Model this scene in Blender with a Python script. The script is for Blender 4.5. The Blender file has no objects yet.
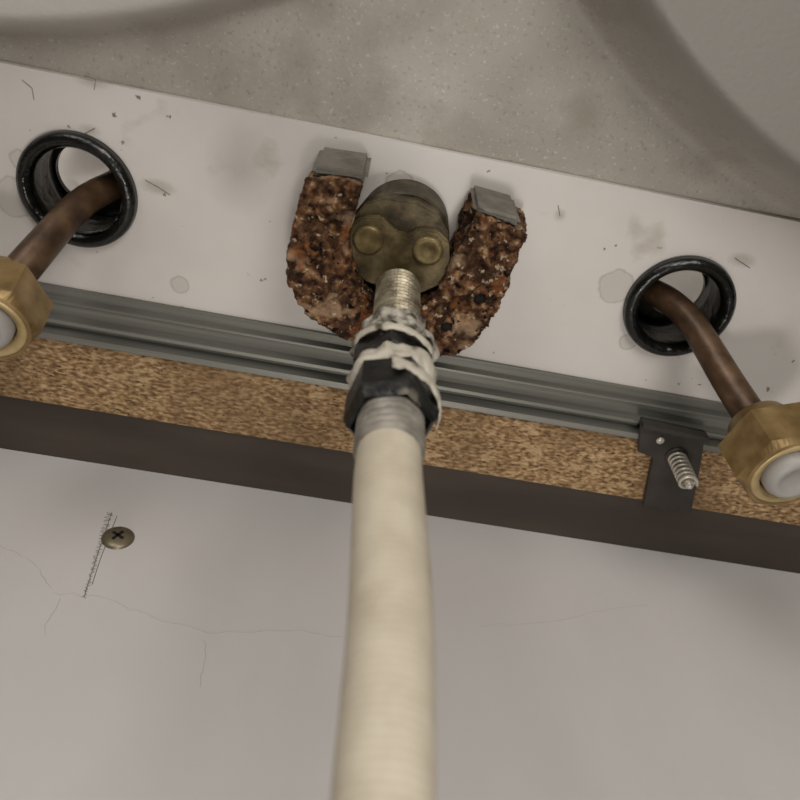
import bpy, bmesh, math, random
from mathutils import Vector, Matrix, noise
random.seed(4)
sc=bpy.context.scene
try:
    sc.view_settings.view_transform='Standard'
except Exception: pass
C=Vector((0,0,0.6))          # camera station, 0.6 m above the cabinet floor
F=750.0
dz=Vector((20,500,-750)).normalized()
dx=Vector((8730,-1486,-750)).normalized(); dx=(dx-dz*dx.dot(dz)).normalized()
dy=dz.cross(dx)
def ray(u,v):
    r=Vector((u-400,400-v,-F)); return Vector((dx.dot(r),dy.dot(r),dz.dot(r)))
def H(u,v,z=0.24):           # survey a point on a horizontal plane z above the lens
    r=ray(u,v); p=r*(z/r.z); return p+C
def W(u,v,y=0.207):          # survey a point on the vertical panel
    r=ray(u,v); p=r*(y/r.y); return p+C

# ---------- materials ----------
def lin(c): return (*[((x/255)**2.2) for x in c],1)
def mat(name,stops,scale=50,rough=0.5,metal=0.0,bump=0.0,bscale=None,detail=6,stretch=(1,1,1),spec=0.5,bdist=0.001,coat=0,distort=0.0):
    m=bpy.data.materials.new(name); m.use_nodes=True
    nt=m.node_tree; N=nt.nodes; L=nt.links
    b=N['Principled BSDF']; b.inputs['Roughness'].default_value=rough; b.inputs['Metallic'].default_value=metal
    b.inputs['Specular IOR Level'].default_value=spec; b.inputs['Coat Weight'].default_value=coat
    tc=N.new('ShaderNodeTexCoord'); mp=N.new('ShaderNodeMapping'); mp.inputs['Scale'].default_value=stretch
    L.new(tc.outputs['Object'],mp.inputs['Vector'])
    n=N.new('ShaderNodeTexNoise'); n.inputs['Scale'].default_value=scale; n.inputs['Detail'].default_value=detail; n.inputs['Distortion'].default_value=distort
    L.new(mp.outputs[0],n.inputs['Vector'])
    r=N.new('ShaderNodeValToRGB'); cr=r.color_ramp
    while len(cr.elements)<len(stops): cr.elements.new(0.5)
    for e,(p,c) in zip(cr.elements,stops): e.position=p; e.color=lin(c)
    L.new(n.outputs['Fac'],r.inputs['Fac']); L.new(r.outputs['Color'],b.inputs['Base Color'])
    if bump:
        n2=N.new('ShaderNodeTexNoise'); n2.inputs['Scale'].default_value=bscale or scale; n2.inputs['Detail'].default_value=5
        L.new(mp.outputs[0],n2.inputs['Vector'])
        bp=N.new('ShaderNodeBump'); bp.inputs['Strength'].default_value=bump; bp.inputs['Distance'].default_value=bdist
        L.new(n2.outputs['Fac'],bp.inputs['Height']); L.new(bp.outputs[0],b.inputs['Normal'])
    return m
def add_spots(m,scale,thr,col,obj_stretch=(1,1,1),w=0.04,soft=0.02,detail=4,fac=1.0):
    """scattered small specks / pits mixed over the base colour"""
    nt=m.node_tree;N=nt.nodes;L=nt.links;b=N['Principled BSDF']
    src=b.inputs['Base Color'].links[0].from_socket
    tc=N.new('ShaderNodeTexCoord'); mp=N.new('ShaderNodeMapping'); mp.inputs['Scale'].default_value=obj_stretch
    mp.inputs['Location'].default_value=(w,w*2,w*3)
    L.new(tc.outputs['Object'],mp.inputs['Vector'])
    n=N.new('ShaderNodeTexNoise'); n.inputs['Scale'].default_value=scale; n.inputs['Detail'].default_value=detail
    L.new(mp.outputs[0],n.inputs['Vector'])
    mr=N.new('ShaderNodeMapRange'); mr.inputs['From Min'].default_value=thr; mr.inputs['From Max'].default_value=thr+soft
    mr.inputs['To Max'].default_value=fac
    L.new(n.outputs['Fac'],mr.inputs['Value'])
    mx=N.new('ShaderNodeMixRGB'); mx.inputs['Color2'].default_value=lin(col)
    L.new(mr.outputs[0],mx.inputs['Fac']); L.new(src,mx.inputs['Color1']); L.new(mx.outputs[0],b.inputs['Base Color'])
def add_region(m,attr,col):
    """smooth region with its light or shade in the tint, given by a per-vertex weight"""
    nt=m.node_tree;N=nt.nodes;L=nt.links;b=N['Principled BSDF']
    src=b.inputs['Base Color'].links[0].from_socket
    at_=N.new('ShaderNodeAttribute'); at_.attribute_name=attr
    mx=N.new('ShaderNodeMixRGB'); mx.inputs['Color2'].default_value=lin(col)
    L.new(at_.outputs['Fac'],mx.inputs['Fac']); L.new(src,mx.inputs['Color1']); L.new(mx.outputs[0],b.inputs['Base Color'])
def add_mark(m,c,r,w,col,fac=0.6,wob=0.3,fill=False,sx=1.0):
    """a dried water ring (or blot, or a soft darker patch) on the ceramic at world position c"""
    nt=m.node_tree;N=nt.nodes;L=nt.links;b=N['Principled BSDF']
    src=b.inputs['Base Color'].links[0].from_socket
    g=N.new('ShaderNodeNewGeometry')
    s=N.new('ShaderNodeVectorMath'); s.operation='SUBTRACT'; s.inputs[1].default_value=c
    L.new(g.outputs['Position'],s.inputs[0])
    sc_=N.new('ShaderNodeVectorMath'); sc_.operation='MULTIPLY'; sc_.inputs[1].default_value=(1/sx,1,1); L.new(s.outputs[0],sc_.inputs[0])
    ln=N.new('ShaderNodeVectorMath'); ln.operation='LENGTH'; L.new(sc_.outputs[0],ln.inputs[0])
    n=N.new('ShaderNodeTexNoise'); n.inputs['Scale'].default_value=1.2/r; L.new(s.outputs[0],n.inputs['Vector'])
    a=N.new('ShaderNodeMath'); a.operation='MULTIPLY_ADD'; a.inputs[1].default_value=wob*r*2; L.new(n.outputs['Fac'],a.inputs[0]); L.new(ln.outputs['Value'],a.inputs[2])
    d=N.new('ShaderNodeMath'); d.operation='SUBTRACT'; d.inputs[1].default_value=r*(1+wob); L.new(a.outputs[0],d.inputs[0])
    x=d
    if not fill:
        x=N.new('ShaderNodeMath'); x.operation='ABSOLUTE'; L.new(d.outputs[0],x.inputs[0])
    mr=N.new('ShaderNodeMapRange'); mr.inputs['From Min'].default_value=0 if not fill else -w; mr.inputs['From Max'].default_value=w
    mr.inputs['To Min'].default_value=fac; mr.inputs['To Max'].default_value=0
    L.new(x.outputs[0],mr.inputs['Value'])
    mx=N.new('ShaderNodeMixRGB'); mx.inputs['Color2'].default_value=lin(col)
    L.new(mr.outputs[0],mx.inputs['Fac']); L.new(src,mx.inputs['Color1']); L.new(mx.outputs[0],b.inputs['Base Color'])

m_ledge=mat('glazed_ledge',[(0.3,(184,179,174)),(0.55,(198,193,188)),(0.75,(206,202,197))],scale=14,rough=0.42,bump=0.15,bscale=180,bdist=0.0005)
add_spots(m_ledge,260,0.72,(120,108,92))
add_spots(m_ledge,45,0.66,(156,147,134),w=0.3,soft=0.1,fac=0.6)
m_sink=mat('sink_casting',[(0.3,(142,136,127)),(0.5,(156,150,141)),(0.72,(170,164,155))],scale=22,rough=0.5,bump=0.35,bscale=600,bdist=0.0005)
add_spots(m_sink,900,0.62,(202,196,187),soft=0.08,fac=0.4)
add_spots(m_sink,700,0.60,(104,96,84),w=0.2,soft=0.08,fac=0.35)
add_spots(m_sink,45,0.50,(128,120,109),w=0.5,soft=0.2,fac=0.6)
add_region(m_sink,'bowl_shaded',(128,124,119)); add_region(m_sink,'bowl_lit',(174,170,164))  # same ceramic: shade tinted into the right bowl, light into the left
m_wall=mat('white_panel',[(0.3,(184,180,178)),(0.6,(197,193,191)),(0.8,(205,201,199))],scale=9,rough=0.38,bump=0.3,bscale=60,bdist=0.0014,stretch=(1,1,0.5))
m_chip=mat('particle_board',[(0.34,(92,70,47)),(0.46,(132,103,71)),(0.56,(156,127,91)),(0.70,(192,165,126))],scale=850,rough=0.85,bump=0.7,bscale=1000,stretch=(0.5,1,1),detail=6,bdist=0.0006)
add_spots(m_chip,1000,0.63,(70,52,34),obj_stretch=(0.45,1,1))
add_spots(m_chip,300,0.60,(196,168,128),obj_stretch=(0.5,1,1),soft=0.03,w=.3,fac=0.5)
add_spots(m_chip,25,0.48,(104,80,54),w=.9,soft=0.2,fac=0.5)
m_dark=mat('dark_veneer',[(0.35,(54,46,39)),(0.65,(66,57,49))],scale=40,rough=0.7,stretch=(0.3,2,1))
m_alu=mat('brushed_aluminium',[(0.35,(98,98,92)),(0.65,(128,127,120))],scale=60,rough=0.45,metal=0.5,stretch=(0.05,3,3),bump=0.1,bscale=300)
m_rust=mat('rust_crust',[(0.36,(36,25,19)),(0.44,(64,45,32)),(0.52,(90,64,46)),(0.60,(116,86,62)),(0.70,(156,130,102))],scale=330,rough=0.95,bump=0.8,bscale=1100,bdist=0.0006,detail=14,distort=0.1,spec=0.2)
add_spots(m_rust,95,0.52,(46,32,24),w=.7,soft=0.05,fac=0.75,detail=10)
add_spots(m_rust,65,0.54,(158,132,106),w=.4,soft=0.06,detail=14,fac=0.6)
add_spots(m_rust,120,0.57,(132,82,48),w=.15,soft=0.06,detail=12,fac=0.55)
add_spots(m_rust,420,0.62,(188,168,142),w=.25,soft=0.03,detail=6,fac=0.6)
add_spots(m_rust,330,0.64,(20,14,11),w=.2,soft=0.02)
m_zinc=mat('zinc_plate',[(0.3,(86,83,76)),(0.6,(116,112,104))],scale=140,rough=0.5,metal=0.3,bump=0.3,bscale=400)
m_brass=mat('tarnished_brass',[(0.3,(58,49,32)),(0.5,(90,78,52)),(0.7,(130,116,84))],scale=130,rough=0.5,metal=0.4,bump=0.3,bscale=500)
m_brassd=mat('dark_brass',[(0.3,(40,34,23)),(0.5,(66,57,40)),(0.7,(98,87,64))],scale=160,rough=0.5,metal=0.4,bump=0.3,bscale=500)
m_brass2=mat('brass_nut',[(0.3,(100,80,50)),(0.5,(132,108,70)),(0.7,(158,134,92))],scale=110,rough=0.42,metal=0.45,bump=0.15,bscale=400)
m_ring=mat('bright_brass',[(0.3,(150,128,86)),(0.7,(190,168,124))],scale=110,rough=0.4,metal=0.3,bump=0.1,bscale=400)
m_bolt=mat('bolt_brass',[(0.3,(80,68,42)),(0.5,(112,97,64)),(0.7,(142,126,90))],scale=210,rough=0.45,metal=0.5,bump=0.15,bscale=400)
m_copper=mat('aged_copper',[(0.3,(54,40,30)),(0.5,(80,61,45)),(0.7,(104,82,62))],scale=120,rough=0.42,metal=0.4,bump=0.15,bscale=300)
m_rubber=mat('black_rubber',[(0.4,(12,13,11)),(0.7,(24,24,21))],scale=120,rough=0.25,bump=0.5,bscale=300)
m_black=mat('black_steel',[(0.4,(44,40,35)),(0.7,(58,53,47))],scale=120,rough=0.5,bump=0.1,bscale=300)
m_crust=mat('limescale',[(0.38,(60,54,45)),(0.46,(132,126,114)),(0.56,(176,170,157)),(0.7,(204,198,186))],scale=300,rough=0.6,bump=1.0,bscale=500,detail=8)
m_tape=mat('white_tape',[(0.34,(90,84,72)),(0.44,(182,174,158)),(0.7,(208,201,186))],scale=160,rough=0.5,bump=0.6,bscale=500,detail=6)
m_blackcrust=mat('blackened_nut',[(0.4,(14,15,15)),(0.60,(30,30,29)),(0.70,(104,98,88))],scale=200,rough=0.35,bump=0.5,bscale=400)
m_thread=mat('steel_thread',[(0.3,(94,84,66)),(0.5,(138,128,108)),(0.7,(172,162,140))],scale=240,rough=0.4,metal=0.5,bump=0.2,bscale=500)
m_ferrule=mat('grey_ferrule',[(0.3,(114,108,100)),(0.5,(146,140,130)),(0.7,(168,162,152))],scale=240,rough=0.45,metal=0.2,bump=0.2,bscale=500)
m_steel=mat('zinc_screw',[(0.3,(170,164,150)),(0.7,(220,214,200))],scale=200,rough=0.35,metal=0.4)
m_plastic=mat('grey_plastic',[(0.3,(138,134,130)),(0.7,(154,150,146))],scale=60,rough=0.5)
m_white=mat('hole_cap_white',[(0.3,(206,200,194)),(0.7,(220,214,208))],scale=60,rough=0.3)
m_screw=mat('bronze_screw',[(0.3,(92,84,68)),(0.7,(128,118,98))],scale=200,rough=0.4,metal=0.5)
m_pit=mat('dark_recess',[(0.4,(18,13,10)),(0.7,(30,22,17))],scale=200,rough=0.9)
m_pencil=mat('graphite',[(0.4,(104,98,94)),(0.7,(134,127,122))],scale=900,rough=0.7)
m_crack=mat('hairline_crack',[(0.4,(164,157,152)),(0.7,(178,172,167))],scale=300,rough=0.7)
m_floor=mat('cabinet_floor',[(0.3,(150,140,128)),(0.7,(172,162,150))],scale=12,rough=0.6)

# hose: cream PVC with fine braid
m_hose=bpy.data.materials.new('cream_braided_pvc'); m_hose.use_nodes=True
nt=m_hose.node_tree;N=nt.nodes;L=nt.links;b=N['Principled BSDF']
b.inputs['Roughness'].default_value=0.55
b.inputs['Subsurface Weight'].default_value=0.15; b.inputs['Subsurface Radius'].default_value=(0.004,0.003,0.002); b.inputs['Subsurface Scale'].default_value=0.5
tc=N.new('ShaderNodeTexCoord')
ck=N.new('ShaderNodeTexWave'); ck.inputs['Scale'].default_value=200; ck.inputs['Distortion'].default_value=1.5; ck.bands_direction='Z'; L.new(tc.outputs['Object'],ck.inputs['Vector'])
ns=N.new('ShaderNodeTexNoise'); ns.inputs['Scale'].default_value=120; ns.inputs['Detail'].default_value=5; L.new(tc.outputs['Object'],ns.inputs['Vector'])
ad=N.new('ShaderNodeMath'); ad.operation='MULTIPLY_ADD'; ad.inputs[1].default_value=0.12; L.new(ck.outputs['Fac'],ad.inputs[0]); L.new(ns.outputs['Fac'],ad.inputs[2])
rp=N.new('ShaderNodeValToRGB'); rp.color_ramp.elements[0].position=0.3; rp.color_ramp.elements[1].position=0.8
rp.color_ramp.elements[0].color=lin((188,176,155)); rp.color_ramp.elements[1].color=lin((212,202,182))
L.new(ad.outputs[0],rp.inputs['Fac']); L.new(rp.outputs[0],b.inputs['Base Color'])
bp=N.new('ShaderNodeBump'); bp.inputs['Strength'].default_value=0.2; bp.inputs['Distance'].default_value=0.0003; L.new(ck.outputs['Fac'],bp.inputs['Height']); L.new(bp.outputs[0],b.inputs['Normal'])

# ---------- builders ----------
def obj(name,bm,m=None,parent=None,smooth=False):
    me=bpy.data.meshes.new(name); bm.normal_update(); bm.to_mesh(me); bm.free()
    o=bpy.data.objects.new(name,me); sc.collection.objects.link(o)
    if m: me.materials.append(m)
    if parent: o.parent=parent
    if smooth:
        for p in me.polygons: p.use_smooth=True
    return o
def empty(name):
    e=bpy.data.objects.new(name,None); e.empty_display_size=0.02; sc.collection.objects.link(e); return e
def box(name,lo,hi,m,parent=None,bev=0.0):
    bm=bmesh.new(); bmesh.ops.create_cube(bm,size=1)
    for v in bm.verts:
        v.co=Vector([(lo[i]+hi[i])/2+v.co[i]*(hi[i]-lo[i]) for i in range(3)])
    if bev: bmesh.ops.bevel(bm,geom=bm.edges[:],offset=bev,segments=2,affect='EDGES')
    return obj(name,bm,m,parent)
def prism(name,pts,z0,z1,m,parent=None,bev=0.0):
    bm=bmesh.new(); vs=[bm.verts.new((p[0],p[1],z0)) for p in pts]; f=bm.faces.new(vs)
    r=bmesh.ops.extrude_face_region(bm,geom=[f])
    for v in [g for g in r['geom'] if isinstance(g,bmesh.types.BMVert)]: v.co.z=z1
    bmesh.ops.recalc_face_normals(bm,faces=bm.faces[:])
    if bev: bmesh.ops.bevel(bm,geom=bm.edges[:],offset=bev,segments=2,affect='EDGES')
    return obj(name,bm,m,parent)
def lathe(name,prof,m,origin,axis=(0,0,1),segs=48,parent=None,smooth=True,hexa=None,jit=0.0,closed=False,rot=0.0):
    bm=bmesh.new(); q=Vector(axis).normalized().to_track_quat('Z','Y'); o0=Vector(origin)
    rings=[]
    for i,(r,h) in enumerate(prof):
        ring=[]
        for k in range(segs):
            a=2*math.pi*k/segs+rot; rr=r
            if hexa and hexa[i]:
                aa=((a-rot)%(math.pi/3))-math.pi/6; rr=r*math.cos(math.pi/6)/math.cos(aa)
            if jit: rr*=1+jit*noise.noise(Vector((math.cos(a)*3,math.sin(a)*3,h*400+i*0.3)))
            p=Vector((rr*math.cos(a),rr*math.sin(a),h)); ring.append(bm.verts.new(o0+q@p))
        rings.append(ring)
    for a,b_ in zip(rings[:-1],rings[1:]):
        for k in range(segs): bm.faces.new((a[k],a[(k+1)%segs],b_[(k+1)%segs],b_[k]))
    if closed:
        a,b_=rings[-1],rings[0]
        for k in range(segs): bm.faces.new((a[k],a[(k+1)%segs],b_[(k+1)%segs],b_[k]))
    else:
        bm.faces.new(rings[0]); bm.faces.new(rings[-1])
    bmesh.ops.recalc_face_normals(bm,faces=bm.faces[:])
    return obj(name,bm,m,parent,smooth)
def tube(name,pts,r,m,parent=None,radii=None,kind='NURBS'):
    cu=bpy.data.curves.new(name,'CURVE'); cu.dimensions='3D'; cu.bevel_depth=r; cu.bevel_resolution=8 if kind=='NURBS' else 3; cu.resolution_u=16; cu.use_fill_caps=True
    s=cu.splines.new(kind); s.points.add(len(pts)-1)
    for i,p in enumerate(pts): s.points[i].co=(*p,1); s.points[i].radius=(radii[i] if radii else 1)
    if kind=='NURBS': s.use_endpoint_u=True; s.order_u=4
    o=bpy.data.objects.new(name,cu); sc.collection.objects.link(o)
    cu.materials.append(m)
    dg=bpy.context.evaluated_depsgraph_get(); me=bpy.data.meshes.new_from_object(o.evaluated_get(dg)); bpy.data.objects.remove(o)
    o=bpy.data.objects.new(name,me); sc.collection.objects.link(o)
    for p in me.polygons: p.use_smooth=True
    if parent: o.parent=parent
    return o
def line(name,pts,r,m,parent=None):
    cu=bpy.data.curves.new(name,'CURVE'); cu.dimensions='3D'; cu.bevel_depth=r; cu.bevel_resolution=1
    s=cu.splines.new('POLY'); s.points.add(len(pts)-1)
    for i,p in enumerate(pts): s.points[i].co=(*p,1)
    o=bpy.data.objects.new(name,cu); sc.collection.objects.link(o); cu.materials.append(m)
    if parent: o.parent=parent
    return o
def apply_mods(o):
    dg=bpy.context.evaluated_depsgraph_get(); me=bpy.data.meshes.new_from_object(o.evaluated_get(dg)); o.modifiers.clear(); o.data=me

ZL=C.z+0.24   # ledge underside
# ---------- sink ----------
sink=empty('bathroom_sink')
ledge=box('faucet_ledge',(-0.42,0.063,ZL),(0.46,0.215,ZL+0.010),m_ledge,sink)
hl=H(79,190); hr=H(678,306); RH=0.0185
for c in (hl,hr):
    bm=bmesh.new(); bmesh.ops.create_cone(bm,cap_ends=True,segments=64,radius1=RH-0.001,radius2=RH-0.001,depth=0.06,matrix=Matrix.Translation((c.x,c.y,ZL)))
    cut=obj('cut',bm); md=ledge.modifiers.new('b','BOOLEAN'); md.operation='DIFFERENCE'; md.object=cut; md.solver='EXACT'
    apply_mods(ledge); bpy.data.objects.remove(cut)
for u,v,r,sx in ((14,198,0.0065,1),(616,287,0.006,1.0),(400,186,0.0045,1.0),(628,342,0.003,1),(180,285,0.003,1),(20,160,0.003,1.4)):
    add_mark(m_ledge,H(u,v),r,0.0006,(128,120,110),0.5)
    add_mark(m_ledge,H(u,v),r,0.001,(168,162,154),0.5,fill=True)
for u,v,r,sx in ((158,187,0.0022,2.2),(742,260,0.002,2),(92,82,0.0012,3),(128,60,0.0012,1),(90,130,0.0012,2),(560,215,0.0016,1)):
    add_mark(m_ledge,H(u,v),r,0.0009,(140,130,118),0.5,fill=True,sx=sx)
add_mark(m_ledge,H(240,168),0.009,0.007,(144,137,128),0.45,fill=True,sx=0.75)  # soft darker patch left of the bracket arm
# underside casting: land between two bowls that swell downwards
bm=bmesh.new(); nx,ny=420,210; x0,x1,y0,y1=-0.30,0.36,-0.2,0.0665
grid=[]; wa=[]; wb=[]
def sm(t): t=max(0,min(1,t)); return t*t*(3-2*t)
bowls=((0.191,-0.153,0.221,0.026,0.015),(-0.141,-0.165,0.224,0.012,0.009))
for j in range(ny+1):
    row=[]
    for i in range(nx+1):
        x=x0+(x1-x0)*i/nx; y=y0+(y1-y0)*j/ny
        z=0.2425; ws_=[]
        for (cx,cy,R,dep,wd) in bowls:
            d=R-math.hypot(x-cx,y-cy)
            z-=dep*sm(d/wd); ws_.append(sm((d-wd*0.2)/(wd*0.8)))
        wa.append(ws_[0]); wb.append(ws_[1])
        z+=0.0007*noise.noise(Vector((x*30,y*30,0)))
        row.append(bm.verts.new((x,y,C.z+z)))
    grid.append(row)
for j in range(ny):
    for i in range(nx): bm.faces.new((grid[j][i],grid[j+1][i],grid[j+1][i+1],grid[j][i+1]))
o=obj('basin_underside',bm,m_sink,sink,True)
for nme,w_ in (('bowl_shaded',wa),('bowl_lit',wb)):
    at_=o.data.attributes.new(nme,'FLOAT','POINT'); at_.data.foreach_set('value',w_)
for c,n,off in ((hl,'hole_cap_underside_1',-0.004),(hr,'hole_cap_underside_2',0.005)):
    lathe(n,[(0.0,0.030),(0.034,0.030),(0.0345,0.010),(0.0365,0.010),(0.0365,0.033),(0,0.033)],m_white,(c.x,c.y,ZL),parent=sink)  # white cap added to stand for light seen through the hole
    lathe(n.replace('underside','mounting_washer'),[(0.0104,0.0175),(0.0235,0.0175),(0.0235,0.0195),(0.0104,0.0195)],m_rubber,(c.x+off,c.y+0.001,ZL),parent=sink,closed=True,smooth=False)
    l=bpy.data.lights.new('hole_fill','POINT'); l.energy=0.03; l.shadow_soft_size=0.003; l.color=(1,.96,.9)  # added point light hidden in the cavity to brighten the hole
    o=bpy.data.objects.new('hole_fill_light',l); sc.collection.objects.link(o); o.location=(c.x-0.026,c.y-0.012,ZL+0.024); o.parent=sink
# ---------- rubber grommets ----------
for c in (hl,hr):
    lathe('rubber_grommet',[(RH+0.0007,-0.0005),(RH+0.0004,-0.0028),(RH-0.0012,-0.0042),(RH-0.003,-0.0038),(RH-0.0044,-0.0015),(RH-0.0038,0.002),(RH-0.0042,0.005),(RH-0.0034,0.008),(RH-0.0040,0.011),(RH-0.0034,0.017),(RH-0.0012,0.017),(RH-0.0012,-0.0001)],m_rubber,(c.x,c.y,ZL),parent=None,closed=True,segs=72)

# ---------- panel, boards, rail ----------
ZC=C.z
box('wall_back',(-0.6,0.207,0.0),(0.6,0.223,ZC+0.232),m_wall)
box('floor',(-0.6,-0.6,-0.016),(0.6,0.223,0.0),m_floor)
box('trim_1',(-0.6,0.1812,ZC+0.2322),(0.6,0.223,ZC+0.2399),m_dark)
box('particle_board_strip',(-0.6,0.1518,ZC+0.2315),(0.6,0.181,ZC+0.2395),m_chip,bev=0.0004)
prof=[(0.1345,0.2398),(0.1345,0.2386),(0.1378,0.2384),(0.1381,0.2352),(0.1388,0.2350),(0.1392,0.2362),(0.1440,0.2362),(0.1444,0.2326),(0.1456,0.2323),(0.1460,0.2352),(0.1484,0.2352),(0.1488,0.2302),(0.1510,0.2298),(0.1516,0.2312),(0.1516,0.2398)]
bm=bmesh.new(); A=[bm.verts.new((-0.6,y,ZC+z)) for y,z in prof]; B=[bm.verts.new((0.6,y,ZC+z)) for y,z in prof]
n=len(prof)
for i in range(n): bm.faces.new((A[i],A[(i+1)%n],B[(i+1)%n],B[i]))
bm.faces.new(A); bm.faces.new(B); bmesh.ops.recalc_face_normals(bm,faces=bm.faces[:])
obj('aluminium_rail',bm,m_alu)

# ---------- rail clip with screw and spring ----------
clip=empty('rail_clip')
zc=0.2285
P=[H(u,v,zc) for u,v in ((641,418),(706,432),(700,470),(691,514),(643,506),(653,458),(638,452))]
prism('clip_plate',P,ZC+zc,ZC+zc+0.0014,m_black,clip,0.0003)
P=[H(u,v,zc) for u,v in ((641,418),(706,432),(705,436),(640,422))]
prism('clip_hook',P,ZC+zc-0.004,ZC+zc,m_black,clip)
s0=H(676,456,zc)
lathe('clip_screw',[(0.0001,0.0002),(0.0016,0.0),(0.0016,-0.0175),(0.0008,-0.0185),(0.0001,-0.0187)],m_steel,s0,parent=clip,segs=20)
hel=[]
for i in range(16*7+1):
    a=2*math.pi*i/16; rr=0.0030
    hel.append(s0+Vector((rr*math.cos(a),rr*math.sin(a),-0.0006-0.0160*i/112)))
tube('clip_spring',hel,0.00062,m_steel,clip,kind='POLY')
lathe('screw_washer',[(0.0001,0),(0.0043,0),(0.0043,-0.0007),(0.0001,-0.0007)],m_black,s0,parent=clip,segs=24)
lathe('rivet',[(0.0001,0),(0.0017,0),(0.0014,-0.0008),(0.0001,-0.001)],m_steel,H(660,440,zc),parent=clip,segs=16)

# ---------- rusty mounting bracket ----------
br=empty('mounting_bracket'); zb=0.2155
outer=[(306,182),(296,215),(288,250),(288,282),(298,306),(318,324),(345,340),(382,352),(412,358),(445,358),(470,349),(488,330),(503,298),(516,265),(531,236)]
inner=[(505,224),(478,214),(466,236),(455,258),(444,282),(430,302),(416,314),(398,317),(380,310),(362,288),(352,264),(350,236),(355,208),(362,186),(335,178)]
P=[H(u,v,zb) for u,v in outer+inner]
u=prism('rusted_horseshoe',P,ZC+zb,ZC+0.2392,m_rust,br)
md=u.modifiers.new('r','REMESH'); md.mode='VOXEL'; md.voxel_size=0.0005; apply_mods(u)
co=[v.co.copy() for v in u.data.vertices]; nr=[v.normal.copy() for v in u.data.vertices]; new=[]
for p,nn in zip(co,nr):
    d=0.0008*noise.noise(p*80)+0.0007*noise.noise(p*260+Vector((3,1,2)))+0.0005*noise.noise(p*600)+0.0004*noise.noise(p*1200)
    cell=noise.noise(p*90+Vector((9,9,9)))+0.5*noise.noise(p*310)+0.25*noise.noise(p*800)
    if cell>0.12: d-=0.0009*min(1,(cell-0.12)*12)      # flaked-off scale
    if cell>0.38: d-=0.0009*min(1,(cell-0.38)*12)
    q=p+nn*d; q.z=min(q.z,ZL-0.0002); new+=list(q)
u.data.vertices.foreach_set('co',new); u.data.update()
for p in u.data.polygons: p.use_smooth=True
u.data.materials.clear(); u.data.materials.append(m_rust)
for k,(pp) in enumerate((((310,176),(368,183),(367,174),(313,166)),((473,214),(521,228),(521,219),(475,206)))):
    P=[H(a,b_,0.218) for a,b_ in pp]
    prism('zinc_leg_%d'%(k+1),P,ZC+0.218,ZL-0.0001,m_zinc,br,0.0012)
for k,(a,b_) in enumerate(((327,211),(316,247),(480,300),(447,328))):
    p=H(a,b_,zb-0.0010)
    lathe('rust_boss_%d'%(k+1),[(0.0042,0.003),(0.0038,0.0006),(0.0031,-0.0004),(0.0024,-0.0004),(0.0018,0.0008),(0.0016,0.003)],m_rust,p,parent=br,segs=28,jit=0.35,closed=True)
    lathe('pit_%d'%(k+1),[(0.0001,0.0010),(0.0020,0.0010),(0.0020,0.002),(0.0001,0.002)],m_pit,p,parent=br,segs=16)

# ---------- brass faucet base, shank and connector ----------
fa=empty('faucet_shank_connector')
ax=H(398,292,0.215)
ax=Vector((ax.x,ax.y,0))
def at(z): return Vector((ax.x,ax.y,ZC+z))
b0=H(403,238,0.227)
lathe('base_flange',[(0.0001,0.0),(0.0142,0.0),(0.0148,0.0006),(0.0148,0.013),(0.0001,0.013)],m_brassd,(b0.x,b0.y,ZC+0.227),parent=fa,smooth=False,segs=64)
P=[H(a,b_,0.2215) for a,b_ in ((353,236),(354,218),(366,203),(384,198),(418,203),(438,214),(449,234),(446,250),(360,246))]
prism('cast_block',P,ZC+0.2215,ZC+0.2275,m_brassd,fa,0.0005)
P=[H(a,b_,0.2190) for a,b_ in ((346,238),(352,224),(362,217),(382,218),(389,226),(396,233),(409,236),(418,229),(438,231),(449,242),(450,268),(442,284),(420,294),(392,292),(366,282),(350,272),(345,256))]
prism('clamp_plate',P,ZC+0.2190,ZC+0.2235,m_brass,fa,0.0006)
for k,(a,b_) in enumerate(((368,241),(428,252))):
    p=H(a,b_,0.2180)
    lathe('bolt_%d'%(k+1),[(0.0001,0.0004),(0.0022,0.0004),(0.0034,-0.0003),(0.0044,-0.0001),(0.0048,0.0006),(0.0048,0.003),(0.0001,0.003)],m_bolt,p,parent=fa,segs=32)
# threaded shank
pr=[]; z=0.2180
pr.append((0.0001,z))
while z>0.176:
    pr+=[(0.0058,z),(0.0071,z-0.0009),(0.0071,z-0.0012),(0.0058,z-0.0021)]; z-=0.0022
pr.append((0.0001,z))
lathe('threaded_shank',pr,m_thread,at(0),parent=fa,segs=40,smooth=False)
def mz(z): return 0.1430+(z-0.1393)*1.19
def ring(name,rs,m,hexa=False,jit=0.0,rot=0.3):
    rs=[((r*1.05 if r>0.001 else r),mz(z)) for r,z in rs]
    return lathe(name,rs,m,at(0),parent=fa,segs=72,hexa=[hexa]*len(rs) if hexa else None,jit=jit,rot=rot,smooth=not hexa)
ring('crusted_collar',[(0.0001,0.1755),(0.0082,0.1755),(0.0094,0.1740),(0.0092,0.1720),(0.0102,0.1705),(0.0104,0.1670),(0.0096,0.165),(0.0001,0.165)],m_crust,jit=0.22)
ring('upper_nut',[(0.0001,0.1670),(0.0096,0.1670),(0.0110,0.1655),(0.0110,0.1570),(0.0098,0.156),(0.0001,0.156)],m_blackcrust,hexa=True)
ring('ptfe_tape',[(0.0001,0.1570),(0.0101,0.1570),(0.0106,0.156),(0.0101,0.1545),(0.0104,0.153),(0.0098,0.1515),(0.0001,0.1515)],m_tape,jit=0.15)
ring('coupling_nut',[(0.0085,0.1525),(0.0100,0.1525),(0.0111,0.1510),(0.0111,0.1425),(0.0102,0.1400),(0.0092,0.1393),(0.0086,0.1410),(0.0085,0.147)],m_blackcrust,hexa=True,rot=0.75)
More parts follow.
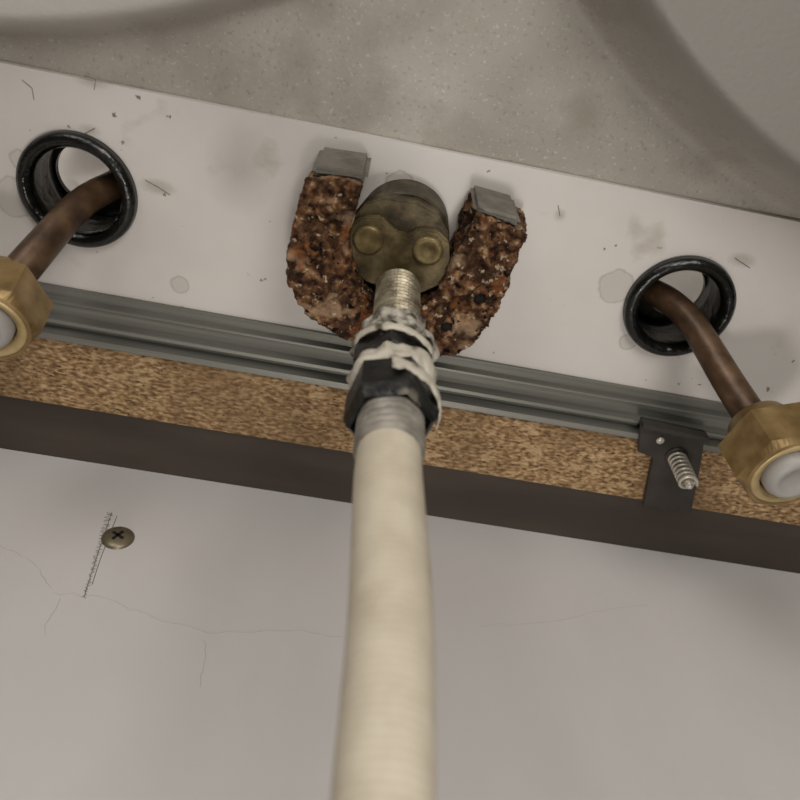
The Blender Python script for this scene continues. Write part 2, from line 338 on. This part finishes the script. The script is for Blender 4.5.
def strip(name,a0,a1,z0,z1,w0,r0,seed):
    bm=bmesh.new(); rows=[]
    for i in range(29):
        t=i/28; a=math.radians(a0+(a1-a0)*t); zz=z0+(z1-z0)*t
        w=w0*(1+0.45*noise.noise(Vector((i*0.35,seed,0))))
        row=[]
        for s,rr in ((-1,r0-0.0003),(-0.3,r0),(0.4,r0),(1,r0-0.0004)):
            row.append(bm.verts.new(at(zz+w*s+0.0009*noise.noise(Vector((i*0.6,s,seed+3))))+Vector((rr*math.cos(a),rr*math.sin(a),0))))
        rows.append(row)
    for a,b_ in zip(rows[:-1],rows[1:]):
        for k in range(3): bm.faces.new((a[k],a[k+1],b_[k+1],b_[k]))
    o=obj(name,bm,m_tape,fa,True); md=o.modifiers.new('s','SOLIDIFY'); md.thickness=0.0004; md.offset=0
strip('torn_tape_strip_1',-100,10,mz(0.1475),mz(0.1450),0.0024,0.0119,0)
strip('torn_tape_strip_2',-170,-40,mz(0.1655),mz(0.1600),0.0018,0.0118,5)
pr=[(0.0001,0.152)]
z=0.152
while z>0.1310:
    pr+=[(0.0070,z),(0.0077,z-0.0006),(0.0077,z-0.0014),(0.0070,z-0.002)]; z-=0.0022
pr+=[(0.0071,z),(0.0001,z)]
ring('crimp_ferrule',pr,m_ferrule)

# flexible hose
def tpt(u_,v_,t): return C+ray(u_,v_)*t
hp=[at(0.141),at(0.131),at(0.122),tpt(392,600,0.000176),tpt(388,700,0.000156),tpt(383,800,0.000140),tpt(379,920,0.000126),Vector((-0.002,0.096,ZC+0.0)),Vector((0.0,0.09,ZC-0.2)),Vector((0.04,0.10,ZC-0.45)),Vector((0.05,0.10,0.002))]
tube('flexible_water_hose',hp,0.0075,m_hose,radii=[0.95,0.97]+[1]*9)

# ---------- copper supply pipes with brass nuts ----------
def supply(pts,endd,npos,k=1.0,name='copper_supply_pipe'):
    e=empty(name)
    n=len(pts)
    tube('copper_tube',pts,0.0047,m_copper,e,radii=[1]*(n-3)+[1.04,1.1,1.14])
    d=endd.normalized(); S=lambda l:[(a*k,b_*k) for a,b_ in l]
    pr=S([(0.0053,-0.0065),(0.0085,-0.0055),(0.0105,-0.0005),(0.0142,0.0008),(0.0142,0.0130),(0.0122,0.0150),(0.0112,0.0152),(0.0105,0.0135),(0.0105,0.006),(0.0053,0.006)])
    hx=[False,False,False,True,True,False,False,False,False,False]
    lathe('hex_nut',pr,m_brass2,npos,axis=d,parent=e,segs=72,hexa=hx,closed=True,smooth=False,rot=0.4)
    lathe('sealing_ring',S([(0.0112,0.0135),(0.0112,0.0150),(0.0104,0.0154),(0.0085,0.0146),(0.0080,0.0130),(0.0080,0.010),(0.0104,0.010)]),m_ring,npos,axis=d,parent=e,segs=48,closed=True)
    lathe('plastic_tail',S([(0.0001,0.006),(0.0078,0.006),(0.0077,0.0155),(0.0066,0.0176),(0.0048,0.0180),(0.0042,0.0165),(0.0001,0.0165)]),m_plastic,npos,axis=d,parent=e,segs=48)
    return e
lp=[H(124,174,0.269),H(122,178,0.262),H(118,184,0.253),H(102,190,0.244),H(78,204,0.234),H(54,232,0.222),H(28,262,0.210),H(6,288,0.202)]
supply(lp,lp[-1]-lp[-2]+Vector((0.005,-0.003,-0.006)),H(1,292,0.202),1.06)
rp_=[H(640,282,0.269),H(642,284,0.262),H(647,290,0.253),H(664,296,0.246),H(688,315,0.236),H(711,352,0.224),H(735,394,0.210),H(762,432,0.199)]
supply(rp_,rp_[-1]-rp_[-2]+Vector((-0.005,-0.004,-0.010)),H(766,436,0.197),1.14)

# ---------- panel screw, pencil mark, cracks ----------
ws=empty('countersunk_screw'); p=W(118,538); p.y-=0.0001
lathe('screw_head',[(0.0001,0.0014),(0.003,0.0013),(0.0048,0.0009),(0.0057,0.0),(0.0057,-0.0004),(0.0001,-0.0004)],m_screw,p,axis=(0,-1,0),parent=ws,segs=40)
for k,a in enumerate((0.5,0.5+math.pi/2)):
    bm=bmesh.new(); bmesh.ops.create_cube(bm,size=1)
    for v in bm.verts: v.co=Matrix.Rotation(a,3,'Y')@Vector((v.co.x*0.0050,v.co.y*0.0006,v.co.z*0.0011))+p+Vector((0,-0.0013,0))
    obj('cross_slot_%d'%(k+1),bm,m_pit,ws)
pm=empty('pencil_mark')
a=W(110,512)-Vector((0,0.00005,0)); b_=W(84,598)-Vector((0,0.00005,0)); pts=[]
for i in range(60):
    t=i/59; q=a.lerp(b_,t); w=0.0014*(1-0.55*t)*random.uniform(0.6,1.1); pts.append(q+Vector((w if i%2 else -w,0,random.uniform(-.0006,.0006))))
line('scribble',pts,0.0001,m_pencil,pm)
line('stroke',[W(117,516)-Vector((0,.00005,0)),W(100,560)-Vector((0,.00005,0)),W(92,585)-Vector((0,.00005,0))],0.00014,m_pencil,pm)
line('stroke_2',[W(112,512)-Vector((0,.00005,0)),W(97,556)-Vector((0,.00005,0)),W(84,597)-Vector((0,.00005,0))],0.00014,m_pencil,pm)
ckk=empty('hairline_cracks')
for k,pl in enumerate((((0,545),(22,556),(40,570),(52,592)),((52,592),(110,600),(150,618),(215,634),(290,630),(350,640)),((205,640),(204,668),(198,694)),((480,626),(540,622),(600,612),(658,604)),((60,600),(40,640)))):
    pts=[]
    for i in range(len(pl)-1):
        for s in range(6):
            t=s/6; pts.append(W(pl[i][0]*(1-t)+pl[i+1][0]*t+random.uniform(-2,2),pl[i][1]*(1-t)+pl[i+1][1]*t+random.uniform(-2,2)))
    line('crack_%d'%(k+1),pts,0.00009 if k!=3 else 0.00006,m_crack,ckk)
sm_=empty('surface_scratches')
for k,pl in enumerate((((22,80),(32,88),(34,100)),((84,75),(96,80),(94,90)),((145,180),(158,187),(170,195)),((95,128),(84,134)),((735,258),(750,268)),((558,205),(560,216)))):
    line('scratch_%d'%(k+1),[H(a_,b2,0.23995) for a_,b2 in pl],0.00014,m_pencil,sm_)

# ---------- lights ----------
def area(name,loc,tgt,size,e,col):
    l=bpy.data.lights.new(name,'AREA'); l.size=size; l.energy=e; l.color=col
    o=bpy.data.objects.new(name,l); sc.collection.objects.link(o); o.location=loc
    o.rotation_euler=(Vector(tgt)-Vector(loc)).to_track_quat('-Z','Y').to_euler()
area('soft_shadow_light',(0.05,0.14,ZC-0.27),(0.0,0.06,ZC+0.24),0.06,0.62,(1.0,0.96,0.90))  # unseen light added near the panel for soft shadows around the bracket
area('key_light',(0.12,-0.36,ZC-0.16),(0,0.1,ZC+0.24),0.26,1.8,(1.0,0.96,0.90))  # unseen key light from behind the camera, leaves the bowl edges dark
area('room_light',(-0.34,-0.70,ZC+0.0),(0,0.2,ZC+0.1),0.4,2.7,(1.0,0.96,0.91))
w=bpy.data.worlds.new('w'); sc.world=w; w.use_nodes=True
w.node_tree.nodes['Background'].inputs[0].default_value=(1.0,0.96,0.92,1); w.node_tree.nodes['Background'].inputs[1].default_value=0.06

# ---------- camera ----------
cd=bpy.data.cameras.new('camera'); cam=bpy.data.objects.new('camera',cd); sc.collection.objects.link(cam)
cd.sensor_width=36; cd.lens=36*F/800; cd.clip_start=0.005; cd.clip_end=20
M=Matrix((dx,dy,dz)).to_4x4(); M.translation=C; cam.matrix_world=M
cd.dof.use_dof=True; cd.dof.focus_distance=0.26; cd.dof.aperture_fstop=16
sc.camera=cam
